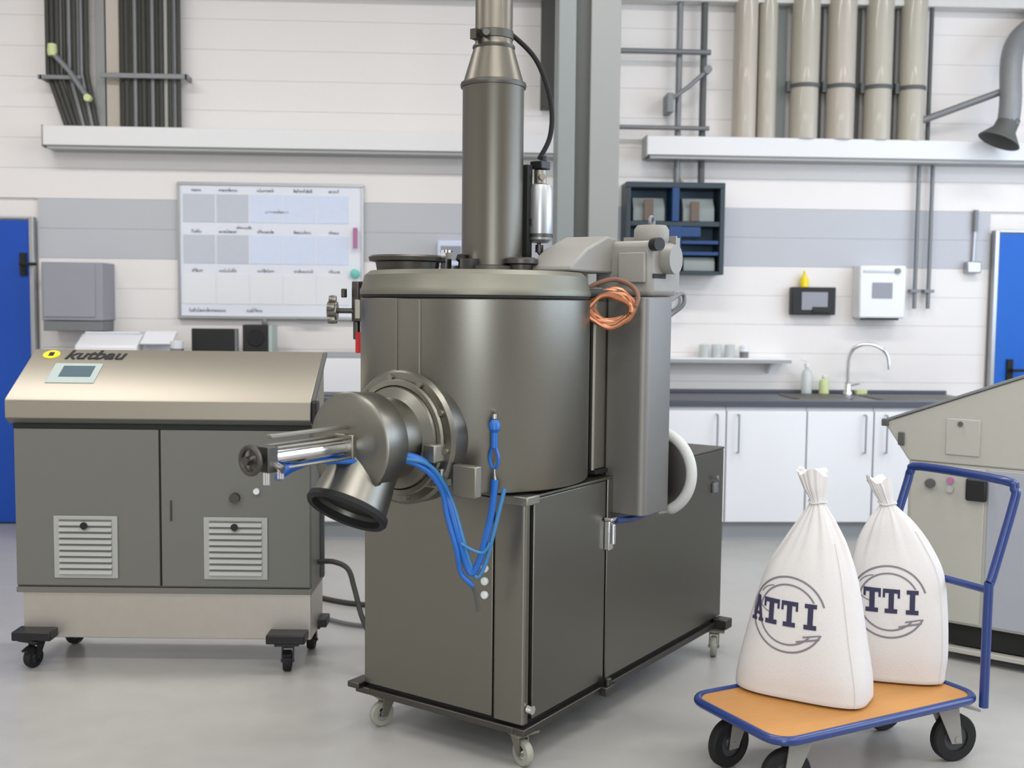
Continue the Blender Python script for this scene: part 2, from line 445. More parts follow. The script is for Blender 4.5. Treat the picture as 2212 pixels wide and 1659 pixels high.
# kitchen run ------------------------------------------------------------
CF = 6.5
wt = thing('worktop', 'long dark grey worktop along the back wall', 'worktop', (0, 0, 0))
obj('slab', MB().box(-2.6, 3.2, CF, 7.09, .825, .8645), 'worktop', wt, .004)
struct('trim_2', MB().box(-2.6, 3.2, 7.075, 7.098, .866, .888), 'worktop', .002)
edges = [-2.45, -2.04, -1.63, -1.22, -.81, -.40, .01, .42, .84, 1.17, 1.60, 2.092, 2.503, 2.92, 3.19]
for i in range(len(edges) - 1):
    a, b = edges[i], edges[i + 1]
    lab = {0: 'white base cabinet at the very left end of the worktop', 1: 'second white base cabinet from the left end of the worktop',
           2: 'third white base cabinet from the left, behind the left control console', 3: 'fourth white base cabinet from the left, behind the console\'s right end',
           4: 'white base cabinet partly seen between console and mixing machine', 5: 'white base cabinet just behind the discharge spout of the mixing machine',
           6: 'white base cabinet behind the left half of the machine vessel', 7: 'white base cabinet behind the right half of the machine vessel', 8: 'narrow white base cabinet behind the steel column\'s foot',
           9: 'white base cabinet half hidden by the mixing machine\'s rear right edge', 10: 'wide white base cabinet right of the mixing machine\'s rear, bar handle on its left',
           11: 'white base cabinet under the soap bottles, behind the front sack\'s neck', 12: 'white base cabinet under the tap, behind the rear sack\'s neck',
           13: 'rightmost narrow white base cabinet, behind the pale side console'}[i]
    t = thing('base_cabinet', lab, 'cabinet', (a, 0, 0), group='white base cabinets under the worktop')
    W_ = b - a
    obj('body', MB().box(.002, W_ - .002, CF + .03, 7.08, .12, .824), 'white', t)
    obj('door', MB().box(.005, W_ - .005, CF + .008, CF + .028, .125, .80), 'white', t, .003)
    obj('plinth', MB().box(.002, W_ - .002, CF + .06, CF + .08, 0, .118), 'plinth', t)
    hx = .07 if i in (10, 12, 4) else W_ - .06
    h = MB().tube([(hx, CF + .01, .78), (hx, CF - .025, .78), (hx, CF - .025, .55), (hx, CF + .01, .55)], .006, 8, smooth=False)
    obj('handle', h, 'alu', t)

t = thing('sink', 'inset dark steel sink bowls in the worktop below the tap', 'sink', (0, 0, 0))
obj('rim', MB().prism(rrect(2.04, 2.42, 6.60, 6.98, .06), .8652, .871, 'z').prism(rrect(2.56, 3.10, 6.60, 6.98, .06), .8652, .871, 'z'), 'steel_l', t)
obj('bowl', MB().prism(rrect(2.06, 2.40, 6.62, 6.96, .05), .871, .8725, 'z'), 'steel_d', t)
obj('bowl', MB().prism(rrect(2.58, 3.08, 6.62, 6.96, .05), .871, .8725, 'z'), 'steel_d', t)

t = thing('tap', 'tall chrome gooseneck tap on the worktop', 'tap', (2.50, 6.97, .865))
obj('base', MB().lathe([(0, 0), (.03, 0), (.03, .015), (.02, .03), (.02, .08), (0, .08)], 20), 'chrome', t)
obj('spout', MB().tube([(0, 0, .06), (0, 0, .22), (.02, -.01, .29), (.07, -.03, .325), (.13, -.05, .328), (.19, -.07, .30), (.225, -.08, .25), (.235, -.085, .17)], .011, 12), 'chrome', t)
obj('lever', MB().tube([(0, 0, .06), (.07, -.02, .075)], .007, 8, smooth=False), 'chrome', t)


def bottle(x, y, z, r, h, body, cap, label, pump=True):
    t = thing('soap_bottle', label, 'bottle', (x, y, z))
    obj('body', MB().lathe([(0, 0), (r, 0), (r, h * .55), (r * .8, h * .66), (r * .35, h * .72), (r * .35, h * .78), (0, h * .78)], 20), body, t)
    c = MB().lathe([(0, h * .78), (r * .45, h * .78), (r * .45, h * .88), (0, h * .88)], 16)
    if pump: c.cyl((0, 0, h * .86), (0, 0, h), r * .14, 8).tube([(0, 0, h * .98), (-r, 0, h * .98)], r * .14, 8, smooth=False)
    obj('cap', c, cap, t)


bottle(2.245, 7.02, .865, .034, .225, 'glass', 'white', 'clear pump soap bottle on the worktop left of the tap')
bottle(2.36, 7.02, .865, .032, .14, 'green', 'white', 'short pale green bottle between soap bottle and tap', False)
single('sponge', MB().prism(rrect(2.565, 2.64, 6.99, 7.04, .012), .8655, .895, 'z'), 'green', 'small green sponge at the foot of the tap', 'sponge', bevel=.003)

# wall shelf with small things
t = thing('wall_shelf', 'thin white shelf on the wall above the worktop', 'shelf', (0, 0, 0))
obj('board', MB().box(1.15, 2.12, 6.95, 7.1, 1.077, 1.097), 'white', t, .003)
obj('lip', MB().box(1.15, 2.12, 6.944, 6.95, 1.066, 1.088), 'lip', t)
obj('bracket', MB().prism([(7.1, 1.077), (6.98, 1.077), (7.1, .99)], 1.28, 1.295, 'x'), 'white', t)
obj('bracket', MB().prism([(7.1, 1.077), (6.98, 1.077), (7.1, .99)], 2.0, 2.015, 'x'), 'white', t)
for x, lb in ((1.57, 'leftmost clear glass beaker on the wall shelf'), (1.65, 'middle clear glass beaker on the wall shelf'), (1.735, 'right clear glass beaker on the wall shelf, beside the dark pot')):
    single('glass_beaker', MB().lathe([(0, 0), (.03, 0), (.033, .085), (.030, .085), (.027, .004), (0, .004)], 20, (x, 7.02, 1.097)), 'glass', lb, 'beaker', 'glass beakers on the wall shelf')
t = thing('pot', 'small dark pot with white lid on the wall shelf', 'pot', (1.83, 7.02, 1.097))
obj('body', MB().lathe([(0, 0), (.028, 0), (.03, .04), (0, .04)], 20), 'conduit', t)
obj('lid', MB().lathe([(0, .04), (.032, .04), (.032, .075), (.02, .082), (0, .082)], 20), 'white', t)

# blue wall cabinet
t = thing('wall_cabinet', 'open blue and dark grey wall cabinet right of the steel column', 'cabinet', (0, 0, 0))
x0, x1, z0, z1 = 1.026, 1.650, 1.625, 2.198
obj('back_panel', MB().box(x0, x1, 7.085, 7.1, z0, z1), 'cab', t)
obj('top_board', MB().box(x0, x1, 6.88, 7.085, z1 - .035, z1), 'cab_d', t, .003)
obj('side_board', MB().box(x0, x0 + .03, 6.88, 7.085, z0, z1 - .035), 'cab_d', t, .003)
obj('side_board', MB().box(x1 - .03, x1, 6.88, 7.085, z0, z1 - .035), 'cab_d', t, .003)
obj('bottom_board', MB().box(x0 + .03, x1 - .03, 6.88, 7.085, z0, z0 + .02), 'cab_d', t, .003)
obj('middle_shelf', MB().box(x0 + .03, x1 - .03, 6.885, 7.085, 1.925, 1.955), 'cab_d', t, .003)
obj('divider', MB().box(1.315, 1.36, 6.875, 7.085, 1.955, z1 - .035), 'cab_b', t, .003)
obj('divider', MB().box(1.30, 1.375, 6.875, 7.085, z0 + .02, 1.925), 'cab_b', t, .003)
obj('blue_rail', MB().box(1.12, 1.50, 6.885, 6.90, 1.86, 1.922), 'cab_b', t, .003)
for z in (1.745, 1.815): obj('drawer_rail', MB().box(1.38, 1.615, 6.885, 7.05, z, z + .022), 'cab_b', t, .002)
for x, z, mt, lb in ((1.075, 1.957, 'bin', 'grey bin in the upper left bay of the blue wall cabinet'), (1.39, 1.957, 'bin', 'grey bin in the upper right bay of the blue wall cabinet')):
    b_ = single('storage_bin', MB().prism([(6.91, z), (7.07, z), (7.07, z + .15), (6.96, z + .15), (6.91, z + .08)], x, x + .20, 'x'), mt, lb, 'bin', bevel=.004)
single('part_box', MB().box(1.14, 1.20, 6.889, 6.908, 1.957, 2.09), 'bin_o', 'small brown box in front of the upper left grey bin', 'box', bevel=.003)
single('part_box', MB().box(1.435, 1.49, 6.889, 6.908, 1.957, 2.08), 'bin_o', 'small brown box in front of the upper right grey bin', 'box', bevel=.003)
single('storage_bin', MB().prism([(6.91, 1.647), (7.07, 1.647), (7.07, 1.735), (6.93, 1.735), (6.91, 1.70)], 1.40, 1.60, 'x'), 'bin', 'grey bin on the floor of the blue wall cabinet\'s right bay', 'bin', bevel=.004)
single('hanging_cable', MB().tube([(1.35, 7.05, 1.63), (1.37, 7.0, 1.54), (1.40, 6.99, 1.46), (1.36, 7.0, 1.40), (1.25, 7.05, 1.38)], .010, 8), 'conduit', 'short grey cable curling below the blue wall cabinet', 'cable')
conduit((1.42, 7.08, 2.195), (1.37, 7.06, 2.36), .012, 'short pale conduit joining trunking and the blue cabinet top, slanted', 'pipe')

# tv-like black wall box, dispenser, twin pipes, brush
t = thing('control_display', 'black framed display box on the wall left of the white dispenser', 'display', (0, 0, 0))
obj('case', MB().box(2.138, 2.425, 7.03, 7.1, 1.378, 1.557), 'black', t, .006)
obj('screen', MB().box(2.20, 2.37, 7.025, 7.03, 1.41, 1.525), 'grey', t)
obj('button_row', MB().box(2.27, 2.38, 7.02, 7.026, 1.395, 1.43), 'black', t, .002)
t = thing('yellow_bottle', 'small yellow bottle standing on the black wall display', 'bottle', (2.225, 7.065, 1.557))
obj('body', MB().lathe([(0, 0), (.028, 0), (.028, .05), (.012, .075), (0, .075)], 16), 'yellow', t)
obj('cap', MB().lathe([(0, .075), (.01, .075), (.008, .105), (0, .105)], 12), 'yellow', t)
t = thing('towel_dispenser', 'white paper towel dispenser with grey window on the wall', 'dispenser', (0, 0, 0))
obj('body', MB().box(2.556, 2.86, 6.97, 7.1, 1.36, 1.70), 'white', t, .012)
obj('window', MB().box(2.64, 2.77, 6.965, 6.97, 1.49, 1.59), 'grey', t)
obj('lock', MB().cyl((2.80, 6.955, 1.665), (2.80, 6.97, 1.665), .018, 14), 'conduit', t)
obj('slot', MB().box(2.60, 2.82, 6.975, 7.06, 1.35, 1.362), 'gap', t)
obj('top_line', MB().box(2.58, 2.77, 6.964, 6.97, 1.655, 1.668), 'alu', t)
for x, lb in ((2.955, 'left one of the two thin grey pipes below the right trunking'), (3.045, 'right one of the two thin grey pipes below the right trunking')):
    t = thing('thin_pipe', lb, 'pipe', (x, 7.06, 1.425))
    obj('pipe', MB().cyl((0, 0, 0), (0, 0, .925), .013, 12), 'conduit', t)
    obj('clip', MB().box(-.032, .032, -.02, .04, .105, .125), 'conduit', t)
t = thing('wall_brush', 'small grey long-handled brush hanging on the wall near right blue door', 'brush', (0, 0, 0))
obj('handle', MB().tube([(3.345, 7.085, 1.73), (3.35, 7.08, 2.03)], .010, 10, smooth=False), 'alu', t)
obj('head', MB().box(3.29, 3.385, 7.04, 7.1, 1.66, 1.735), 'alu', t, .008)
obj('grip', MB().tube([(3.35, 7.08, 1.93), (3.351, 7.08, 2.07)], .016, 10, smooth=False), 'conduit', t)

# things on the worktop behind the left console
t = thing('monitor', 'wide black monitor showing above the left control console', 'monitor', (-1.51, 6.80, .865))
obj('screen', MB().box(-.13, .13, -.012, .02, .17, .395), 'black', t, .005)
obj('bezel', MB().box(.132, .148, -.014, .022, .17, .395), 'conduit', t)
obj('stand', MB().box(-.02, .02, .02, .045, .01, .30).prism(rrect(-.1, .1, -.05, .11, .03), 0, .014, 'z'), 'black', t)
t = thing('speaker', 'square dark box speaker right of the black monitor', 'speaker', (-1.25, 6.80, .865))
obj('cabinet', MB().box(-.08, .075, -.02, .18, 0, .42), 'black', t, .005)
obj('side_strip', MB().box(.077, .098, -.02, .18, 0, .42), 'bezel', t, .002)
obj('grille', MB().lathe([(0, 0), (.055, 0), (.05, .006), (0, .006)], 24, (0, -.02, .34), (0, -1, 0)), 'rubber', t)
single('desk_ball', MB().lathe([(0, 0), (.016, 0), (.02, .014), (.016, .03), (0, .034)], 16, (-1.21, 6.86, 1.2855)), 'conduit', 'small dark knob standing on top of the square speaker', 'knob')
t = thing('printer', 'low white printer half hidden behind the left control console', 'printer', (0, 0, 0))
obj('body', MB().prism([(6.72, .865), (7.0, .865), (7.0, 1.22), (6.86, 1.22), (6.72, 1.15)], -2.32, -1.95, 'x'), 'white', t, .01)
obj('lid', MB().prism([(6.86, 1.222), (7.0, 1.222), (7.0, 1.232), (6.86, 1.232)], -2.30, -1.97, 'x'), 'board', t)
obj('paper_tray', MB().prism([(6.74, 1.165), (6.76, 1.155), (6.9, 1.225), (6.89, 1.24)], -1.94, -1.75, 'x').box(-1.95, -1.76, 6.84, 6.95, .865, 1.17), 'white', t, .004)
t = thing('cup', 'small white cup with dark base left of the black monitor', 'cup', (-1.70, 6.68, .865))
obj('stand', MB().lathe([(0, 0), (.04, 0), (.04, .275), (0, .275)], 18), 'conduit', t)
obj('bowl', MB().lathe([(0, .276), (.035, .276), (.042, .32), (.038, .32), (.03, .284), (0, .284)], 18), 'white', t)
t = thing('microwave', 'white box appliance on the worktop between console and mixing machine', 'appliance', (0, 0, 0))
obj('body', MB().box(-.86, -.36, 6.66, 7.0, .865, 1.115), 'plinth', t, .006)
obj('door', MB().box(-.835, -.50, 6.65, 6.66, .885, 1.09), 'white', t, .004)
obj('control_panel', MB().box(-.49, -.375, 6.65, 6.66, .885, 1.09), 'grey', t, .003)


# ------------------------------------------------------------------ casters
def caster(parent, x, y, top, r, ang, fork, tyre, hub='hub', plate=.055, w=.026, brake=False):
    """fork + wheel; wheel touches z = 0; offset trail along ang."""
    dx, dy = cos(ang), sin(ang)
    rot = Matrix.Rotation(ang, 3, 'Z')
    wc = Vector((x + dx * r * .55, y + dy * r * .55, r))
    f = MB()
    f.obox((x, y, top - .004), (plate, plate * .85, .004), rot)
    f.cyl((x, y, top - .008), (x, y, top - .022), plate * .42, 16)
    side = Vector((-dy, dx, 0))
    for sg in (-1, 1):
        o = side * sg * (w / 2 + .006)
        a = Vector((x, y, top - .02)) + o
        pts = [a + Vector((dx, dy, 0)) * (-r * .45), a + Vector((dx, dy, 0)) * (r * .55), wc + o + Vector((dx, dy, 0)) * (r * .22) - Vector((0, 0, r * .18)), wc + o - Vector((dx, dy, 0)) * (r * .25) - Vector((0, 0, r * .18))]
        t_ = side * .0022
        vs = [p - t_ for p in pts] + [p + t_ for p in pts]
        f.add(vs, [(0, 1, 2, 3), (7, 6, 5, 4), (0, 4, 5, 1), (1, 5, 6, 2), (2, 6, 7, 3), (3, 7, 4, 0)])
    f.obox(Vector((x, y, top - .022)) + Vector((dx, dy, 0)) * (r * .05), (r * .5, w / 2 + .008, .0025), rot)
    f.cyl(wc - side * (w / 2 + .011), wc + side * (w / 2 + .011), r * .13, 12)
    if brake:
        f.obox(Vector((x, y, top - .035)) + Vector((dx, dy, 0)) * (r * 1.25), (r * .42, w * .5, .004), rot @ Matrix.Rotation(R(18), 3, 'Y'))
    c = obj('caster', f, fork, parent, smooth=True)
    wh = MB().lathe([(r * .55, -w / 2), (r * .93, -w / 2), (r, -w * .3), (r, w * .3), (r * .93, w / 2), (r * .55, w / 2)], 32, wc, side, closed=True)
    o = obj('wheel', wh, tyre, c)
    hb = MB().lathe([(0, -w * .42), (r * .25, -w * .5), (r * .3, -w * .3), (r * .56, -w * .3), (r * .56, w * .3), (r * .3, w * .3), (r * .25, w * .5), (0, w * .42)], 28, wc, side)
    obj('hub', hb, hub, c)
    return c


# ------------------------------------------------------------------ mixing machine
mm = thing('mixing_machine', 'large stainless steel mixing machine with round vessel, exhaust stack and discharge spout', 'machine', (.198, 3.258, 0), R(53.0))
LX, LY = 1.465, .644
b = MB().box(.012, LX - .004, .012, LY - .012, .15, .832)
obj('body', b, 'steel_d', mm)
obj('front_panel', MB().box(0, .012, .118, LY, .145, .835), 'steel', mm, .004)
obj('corner_post', MB().prism(rrect(-.004, .03, -.002, .114, .012), .145, .838, 'z'), 'steel', mm)
obj('side_panel', MB().box(.046, .486, -.002, .012, .15, .835), 'steel', mm, .003)
obj('side_panel', MB().box(.500, LX, -.002, .012, .15, .842), 'steel', mm, .003)
obj('side_panel', MB().box(.0125, LX, LY - .012, LY, .15, .835), 'steel', mm, .003)
obj('rear_panel', MB().box(LX - .004, LX + .004, 0, LY, .15, .842), 'steel', mm, .003)
obj('top_plate', MB().box(-.002, .56, -.003, LY + .002, .836, .846).box(.56, LX + .004, -.003, LY + .002, .843, .852), 'steel_h', mm, .003)
obj('post_cap', MB().box(-.02, .05, -.02, .12, .822, .850), 'steel_l', mm, .004)
obj('base_gap', MB().box(.01, LX - .01, .01, LY - .01, .132, .152), 'gap', mm)
obj('base_frame', MB().box(-.012, LX + .01, -.012, .03, .112, .134).box(-.012, LX + .01, LY - .03, LY + .03, .112, .134).box(-.012, .03, .03, LY - .03, .112, .134).box(LX - .03, LX + .01, .03, LY - .03, .112, .134), 'steel_d', mm, .003)
obj('outrigger', MB().box(-.03, .05, LY + .0, LY + .05, .130, .150), 'steel_d', mm, .003)
obj('outrigger', MB().box(LX - .07, LX - .01, -.06, .0, .112, .150), 'steel_d', mm, .003)
for x, y, a in ((.045, .045, R(250)), (.05, LY - .06, R(160)), (LX - .06, -.005, R(200)), (LX - .06, LY - .05, R(200))):
    caster(mm, x, y, .112, .042, a, 'steel_l', 'wheel_p', 'chrome', .05, .024)
obj('foot_clamp', MB().box(.455, .53, -.035, .0, .105, .135).cyl((.49, -.02, .10), (.49, -.02, .16), .012, 12), 'steel_d', mm, .003)
obj('bolt', MB().cyl((.02, -.004, .19), (.02, -.022, .19), .014, 14), 'chrome', mm)

VX, VY, VR = .193, .332, .374
v = MB().lathe([(0, .846), (VR - .09, .846), (VR - .07, .858), (VR - .004, .860), (VR, .866), (VR, 1.436), (VR - .006, 1.442), (0, 1.442)], 128, (VX, VY, 0))
ves = obj('vessel', v, 'steel', mm)
obj('vessel_seal', MB().lathe([(VR - .02, 1.442), (VR - .001, 1.442), (VR - .001, 1.450), (VR - .02, 1.450)], 96, (VX, VY, 0), closed=True), 'gap', mm)
lid = obj('lid', MB().lathe([(VR - .03, 1.450), (VR + .002, 1.450), (VR + .003, 1.462), (VR - .002, 1.472), (VR - .012, 1.512), (VR - .03, 1.526), (0, 1.530)], 128, (VX, VY, 0)), 'lid_s', mm)
# hatch with raised rim left on the lid
obj('hatch', MB().lathe([(.10, 1.528), (.105, 1.556), (.125, 1.560), (.128, 1.572), (.118, 1.578), (.10, 1.574), (0, 1.574)], 48, (VX - .12, VY + .19, 0)), 'steel_d', lid)
obj('hatch_clamp', MB().box(-.016, .016, -.01, .01, 1.53, 1.588).cyl((0, 0, 1.588), (0, 0, 1.596), .02, 14), 'chrome', lid).location = (VX - .07, VY + .07, 0)
obj('sight_port', MB().lathe([(.04, 1.528), (.042, 1.552), (.058, 1.556), (.058, 1.57), (.045, 1.576), (0, 1.576)], 32, (VX + .09, VY - .115, 0)), 'steel_d', lid)
obj('lid_knob', MB().lathe([(0, 1.528), (.014, 1.528), (.010, 1.56), (.02, 1.568), (.014, 1.585), (0, 1.588)], 16, (VX + .0, VY + .06, 0)), 'gap', lid)
# vertical weld strip and name plate on the vessel
for ang, z0_, z1_, wd in ((R(180 + 10), 1.19, 1.435, .003), (R(180 - 3), 1.2, 1.435, .0015)):
    cx, cy = VX + (VR + .001) * cos(ang), VY + (VR + .001) * sin(ang)
    obj('weld_strip', MB().obox((cx, cy, (z0_ + z1_) / 2), (.002, wd, (z1_ - z0_) / 2), Matrix.Rotation(ang, 3, 'Z')), 'steel_l', mm)

# exhaust stack
SX, SY = .30, .345
obj('stack_base', MB().lathe([(.125, 1.529), (.13, 1.532), (.13, 1.548), (.104, 1.552)], 48, (SX, SY, 0)).box(SX - .15, SX - .09, SY - .02, SY + .02, 1.53, 1.57), 'steel_d', mm)
obj('exhaust_stack', MB().lathe([(.102, 1.545), (.102, 2.140), (.104, 2.143), (.064, 2.275), (.062, 2.285), (.061, 3.9), (0, 3.9)], 64, (SX, SY, 0)), 'steel_h', mm)
obj('stack_flange', MB().lathe([(.100, 2.136), (.108, 2.136), (.110, 2.144), (.108, 2.152), (.098, 2.156)], 64, (SX, SY, 0)), 'steel_d', mm)
obj('stack_clamp', MB().lathe([(.060, 2.262), (.069, 2.262), (.071, 2.268), (.069, 2.274), (.060, 2.274)], 48, (SX, SY, 0), closed=True).lathe([(.060, 2.292), (.065, 2.294), (.065, 2.320), (.060, 2.322)], 48, (SX, SY, 0), closed=True).obox((SX - .075, SY + .02, 2.30), (.014, .012, .016), Matrix.Identity(3)).cyl((SX - .06, SY - .01, 2.30), (SX - .085, SY - .03, 2.30), .011, 12), 'steel_d', mm)
obj('stack_bracket', MB().box(SX + .07, SX + .10, SY - .095, SY - .06, 1.58, 1.89), 'gap', mm, .003)
# filter canister
FX, FY = .432, .242
obj('canister', MB().lathe([(0, 1.63), (.03, 1.632), (.042, 1.642), (.0445, 1.655), (.0445, 1.81), (.040, 1.825), (.02, 1.832), (0, 1.832)], 40, (FX, FY, 0)), 'alu', mm)
obj('canister_band', MB().lathe([(.043, 1.650), (.047, 1.650), (.047, 1.662), (.043, 1.662)], 40, (FX, FY, 0), closed=True).box(FX - .05, FX, FY + .0, FY + .06, 1.69, 1.71), 'steel_d', mm)
obj('canister_valve', MB().lathe([(0, 1.83), (.022, 1.83), (.022, 1.875), (.016, 1.878), (0, 1.88)], 20, (FX, FY, 0)).cyl((FX, FY, 1.85), (FX - .03, FY - .03, 1.85), .011, 12), 'steel_l', mm)
obj('hose_coupling', MB().box(FX - .028, FX + .028, FY - .024, FY + .024, 1.878, 1.905).cyl((FX + .006, FY - .01, 1.90), (FX + .006, FY - .01, 1.925), .012, 14), 'black', mm, .004)
obj('drain_line', MB().tube([(FX, FY, 1.64), (FX, FY, 1.60), (FX + .02, FY - .03, 1.57), (FX + .01, FY - .02, 1.535)], .007, 10).cyl((FX, FY, 1.60), (FX, FY, 1.625), .014, 12), 'steel_d', mm)
obj('black_hose', MB().tube([(.315, .425, 2.333), (.341, .41, 2.352), (.370, .371, 2.352), (.404, .324, 2.316), (.438, .27, 2.25), (.462, .238, 2.16), (.470, .222, 2.07), (.466, .228, 1.985), (.44, .252, 1.915)], .0085, 12), 'rubber', mm)

# rear housing, hinge plate, drum with hose
HX = .535
obj('rear_housing', MB().prism(rrect(HX, HX + .20, -.12, .50, .028), .716, 1.452, 'z'), 'steel_h2', mm, .004)
obj('hinge_plate', MB().box(.45, HX + .002, .032, .046, .872, 1.436).cyl((.452, .034, .87), (.452, .034, 1.438), .008, 12), 'steel_l', mm, .002)
obj('hinge_block', MB().box(.45, .54, .02, .055, .858, .870), 'gap', mm)
obj('housing_seam', MB().box(HX - .003, HX, .028, .034, .72, 1.445), 'gap', mm)
obj('rear_drum', MB().lathe([(0, 0), (.10, 0), (.124, .008), (.130, .02), (.130, .05), (0, .05)], 56, (.79, -.035, .832), (1, 0, 0)), 'steel_d', mm)
arc = [(.80, -.02 - .148 * sin(R(a)), .832 + .148 * cos(R(a))) for a in range(-10, 171, 15)]
obj('white_hose', MB().tube(arc, [.010, .012, .014, .016, .018] + [.020] * 60 + [.018, .014, .010, .008], 12), 'ghose', mm)
obj('side_latch', MB().box(.478, .508, -.022, -.002, .60, .70).cyl((.493, -.03, .69), (.493, -.03, .62), .007, 10).box(.47, .52, -.035, -.005, .70, .712), 'chrome', mm, .003)
obj('blue_strap', MB().tube([(.51, -.03, .70), (.60, -.05, .695), (.70, -.055, .697), (.80, -.04, .70)], .011, 10), 'tube', mm)
obj('lock', MB().box(1.352, 1.392, -.014, -.002, .675, .715).cyl((1.372, -.014, .735), (1.372, -.022, .735), .010, 12), 'conduit', mm, .003)

# gear motor on top of the housing
gm = obj('gear_motor', MB().box(.56, .76, -.12, .10, 1.454, 1.64), 'motor', mm, .02)
obj('motor_end', MB().lathe([(0, 0), (.055, 0), (.06, .01), (.06, .045), (.05, .06), (0, .06)], 36, (.69, -.05, 1.638), (0, 0, 1)).cyl((.66, -.11, 1.58), (.66, -.16, 1.58), .05, 24), 'motor', gm)
fins = MB()
for k in range(7): fins.box(.768 - .004, .80, -.105 + .03 * k, -.098 + .03 * k, 1.47, 1.66)
obj('cooling_fins', fins.box(.757, .767, -.11, .095, 1.465, 1.665), 'motor', gm)
obj('terminal_box', MB().box(.545, .56, -.10, .0, 1.50, 1.60), 'motor', gm, .004)
obj('plug_socket', MB().cyl((.56, -.125, 1.625), (.545, -.155, 1.625), .022, 18), 'black', gm)
obj('slot', MB().box(.57, .66, -.1225, -.119, 1.515, 1.53), 'gap', gm)
obj('drive_arm', MB().prism([(VX + .10, 1.531), (.60, 1.531), (.60, 1.648), (.53, 1.655), (.40, 1.61), (VX + .10, 1.545)], .03, .20, 'y'), 'motor', mm, .008)
obj('eye_bolt', MB().lathe([(.016 + .006 * cos(q * pi / 4), .006 * sin(q * pi / 4)) for q in range(8)], 20, (.69, -.05, 1.712), (0, 1, 0), closed=True), 'conduit', mm)
cp = []
for k in range(0, 5 * 16 + 1):
    a_ = 2 * pi * k / 16
    rr = .070 + .005 * sin(k * 1.7)
    u_, w_2 = rr * cos(a_), rr * .74 * sin(a_)
    off = (k / 80 - .5) * .05
    cp.append((.425 + u_ * .45 + off * .6, -.045 - u_ * .88, 1.414 + w_2 + off * .5))
obj('copper_coil', MB().tube(cp, .0085, 8, sub=2), 'copper', mm)
obj('brown_cable', MB().tube([(.40, .05, 1.465), (.43, .01, 1.495), (.46, -.04, 1.508), (.475, -.09, 1.488), (.47, -.118, 1.455), (.46, -.115, 1.42)], .008, 8), 'brown', mm)
obj('cable_plug', MB().cyl((.38, .035, 1.462), (.415, -.015, 1.462), .020, 14).cyl((.415, -.015, 1.462), (.445, -.07, 1.460), .0145, 14), 'black', mm)
obj('loop_cable', MB().tube([(.735, -.02, 1.44), (.86, -.03, 1.44), (1.0, -.02, 1.47), (1.02, -.018, 1.43), (.98, .02, 1.385), (.86, .02, 1.34), (.735, .0, 1.30)], .008, 10), 'conduit', mm)

# lid clamp on the left
cl = obj('lid_clamp', MB().box(.035, .075, .655, .735, 1.36, 1.475).cyl((.055, .71, 1.396), (-.0, .80, 1.396), .009, 12).cyl((.045, .72, 1.30), (.045, .72, 1.36), .012, 12), 'steel_d', mm, .003)
kn = MB().lathe([(0, -.016), (.03, -.016), (.032, 0), (.03, .016), (0, .016)], 20, (.005, .792, 1.396), (-.55, .83, 0))
kd = Vector((-.55, .83, 0)).normalized(); ku = kd.cross(Vector((0, 0, 1)))
for k in range(5):
    a_ = 2 * pi * k / 5 + .3
    c_ = Vector((.005, .792, 1.396)) + (ku * cos(a_) + Vector((0, 0, 1)) * sin(a_)) * .037
    kn.lathe([(0, -.012), (.013, -.012), (.015, 0), (.013, .012), (0, .012)], 12, c_, kd)
obj('star_knob', kn, 'steel', cl)
obj('clamp_arm', MB().box(.03, .06, .70, .73, 1.40, 1.495).cyl((.01, .745, 1.44), (.01, .745, 1.47), .010, 10), 'steel_d', cl, .003)
obj('red_grip', MB().cyl((.05, .705, 1.255), (.05, .705, 1.325), .019, 16), 'red', cl)
an = R(180 - 55)
obj('vessel_bracket', MB().obox((VX + (VR + .008) * cos(an), VY + (VR + .008) * sin(an), 1.402), (.010, .035, .032), Matrix.Rotation(an, 3, 'Z')), 'steel_l', mm, .003)
obj('bracket_recess', MB().obox((VX + (VR + .019) * cos(an), VY + (VR + .019) * sin(an), 1.402), (.002, .018, .022), Matrix.Rotation(an, 3, 'Z')), 'steel_d', mm)

# discharge port: axis points to local -X
PZ = 1.02
AX = (-1, 0, 0)
port = obj('discharge_port', MB().lathe([(.205, .30), (.205, .372), (.196, .384), (.165, .386), (.158, .392), (.152, .41), (.122, .425), (.118, .50), (.118, .512)], 72, (VX, VY, PZ), AX), 'steel', mm)
obj('port_ring', MB().lathe([(.158, .386), (.172, .386), (.176, .394), (.172, .402), (.158, .402)], 64, (VX, VY, PZ), AX, closed=True), 'steel_l', port)
obj('valve_drum', MB().lathe([(.11, .505), (.140, .51), (.146, .52), (.146, .585), (.150, .59), (.150, .605), (.142, .612), (.10, .618), (0, .622)], 64, (VX, VY, PZ), AX), 'steel', port)
for k in range(10):
    a_ = 2 * pi * k / 10 + .15
    obj('flange_bolt', MB().cyl((VX - .36, VY + .182 * cos(a_), PZ + .182 * sin(a_)), (VX - .395, VY + .182 * cos(a_), PZ + .182 * sin(a_)), .009, 8), 'steel_l', port)
obj('clamp_lug', MB().box(-.24, -.17, VY - .175, VY - .13, PZ - .06, PZ - .005), 'steel_l', port, .006)
obj('clamp_lug', MB().box(-.20, -.15, VY - .17, VY - .10, PZ - .14, PZ - .08), 'steel_l', port, .006)
obj('port_flange_plate', MB().box(-.19, -.16, VY - .285, VY - .20, .862, .955), 'steel_l', port, .004)
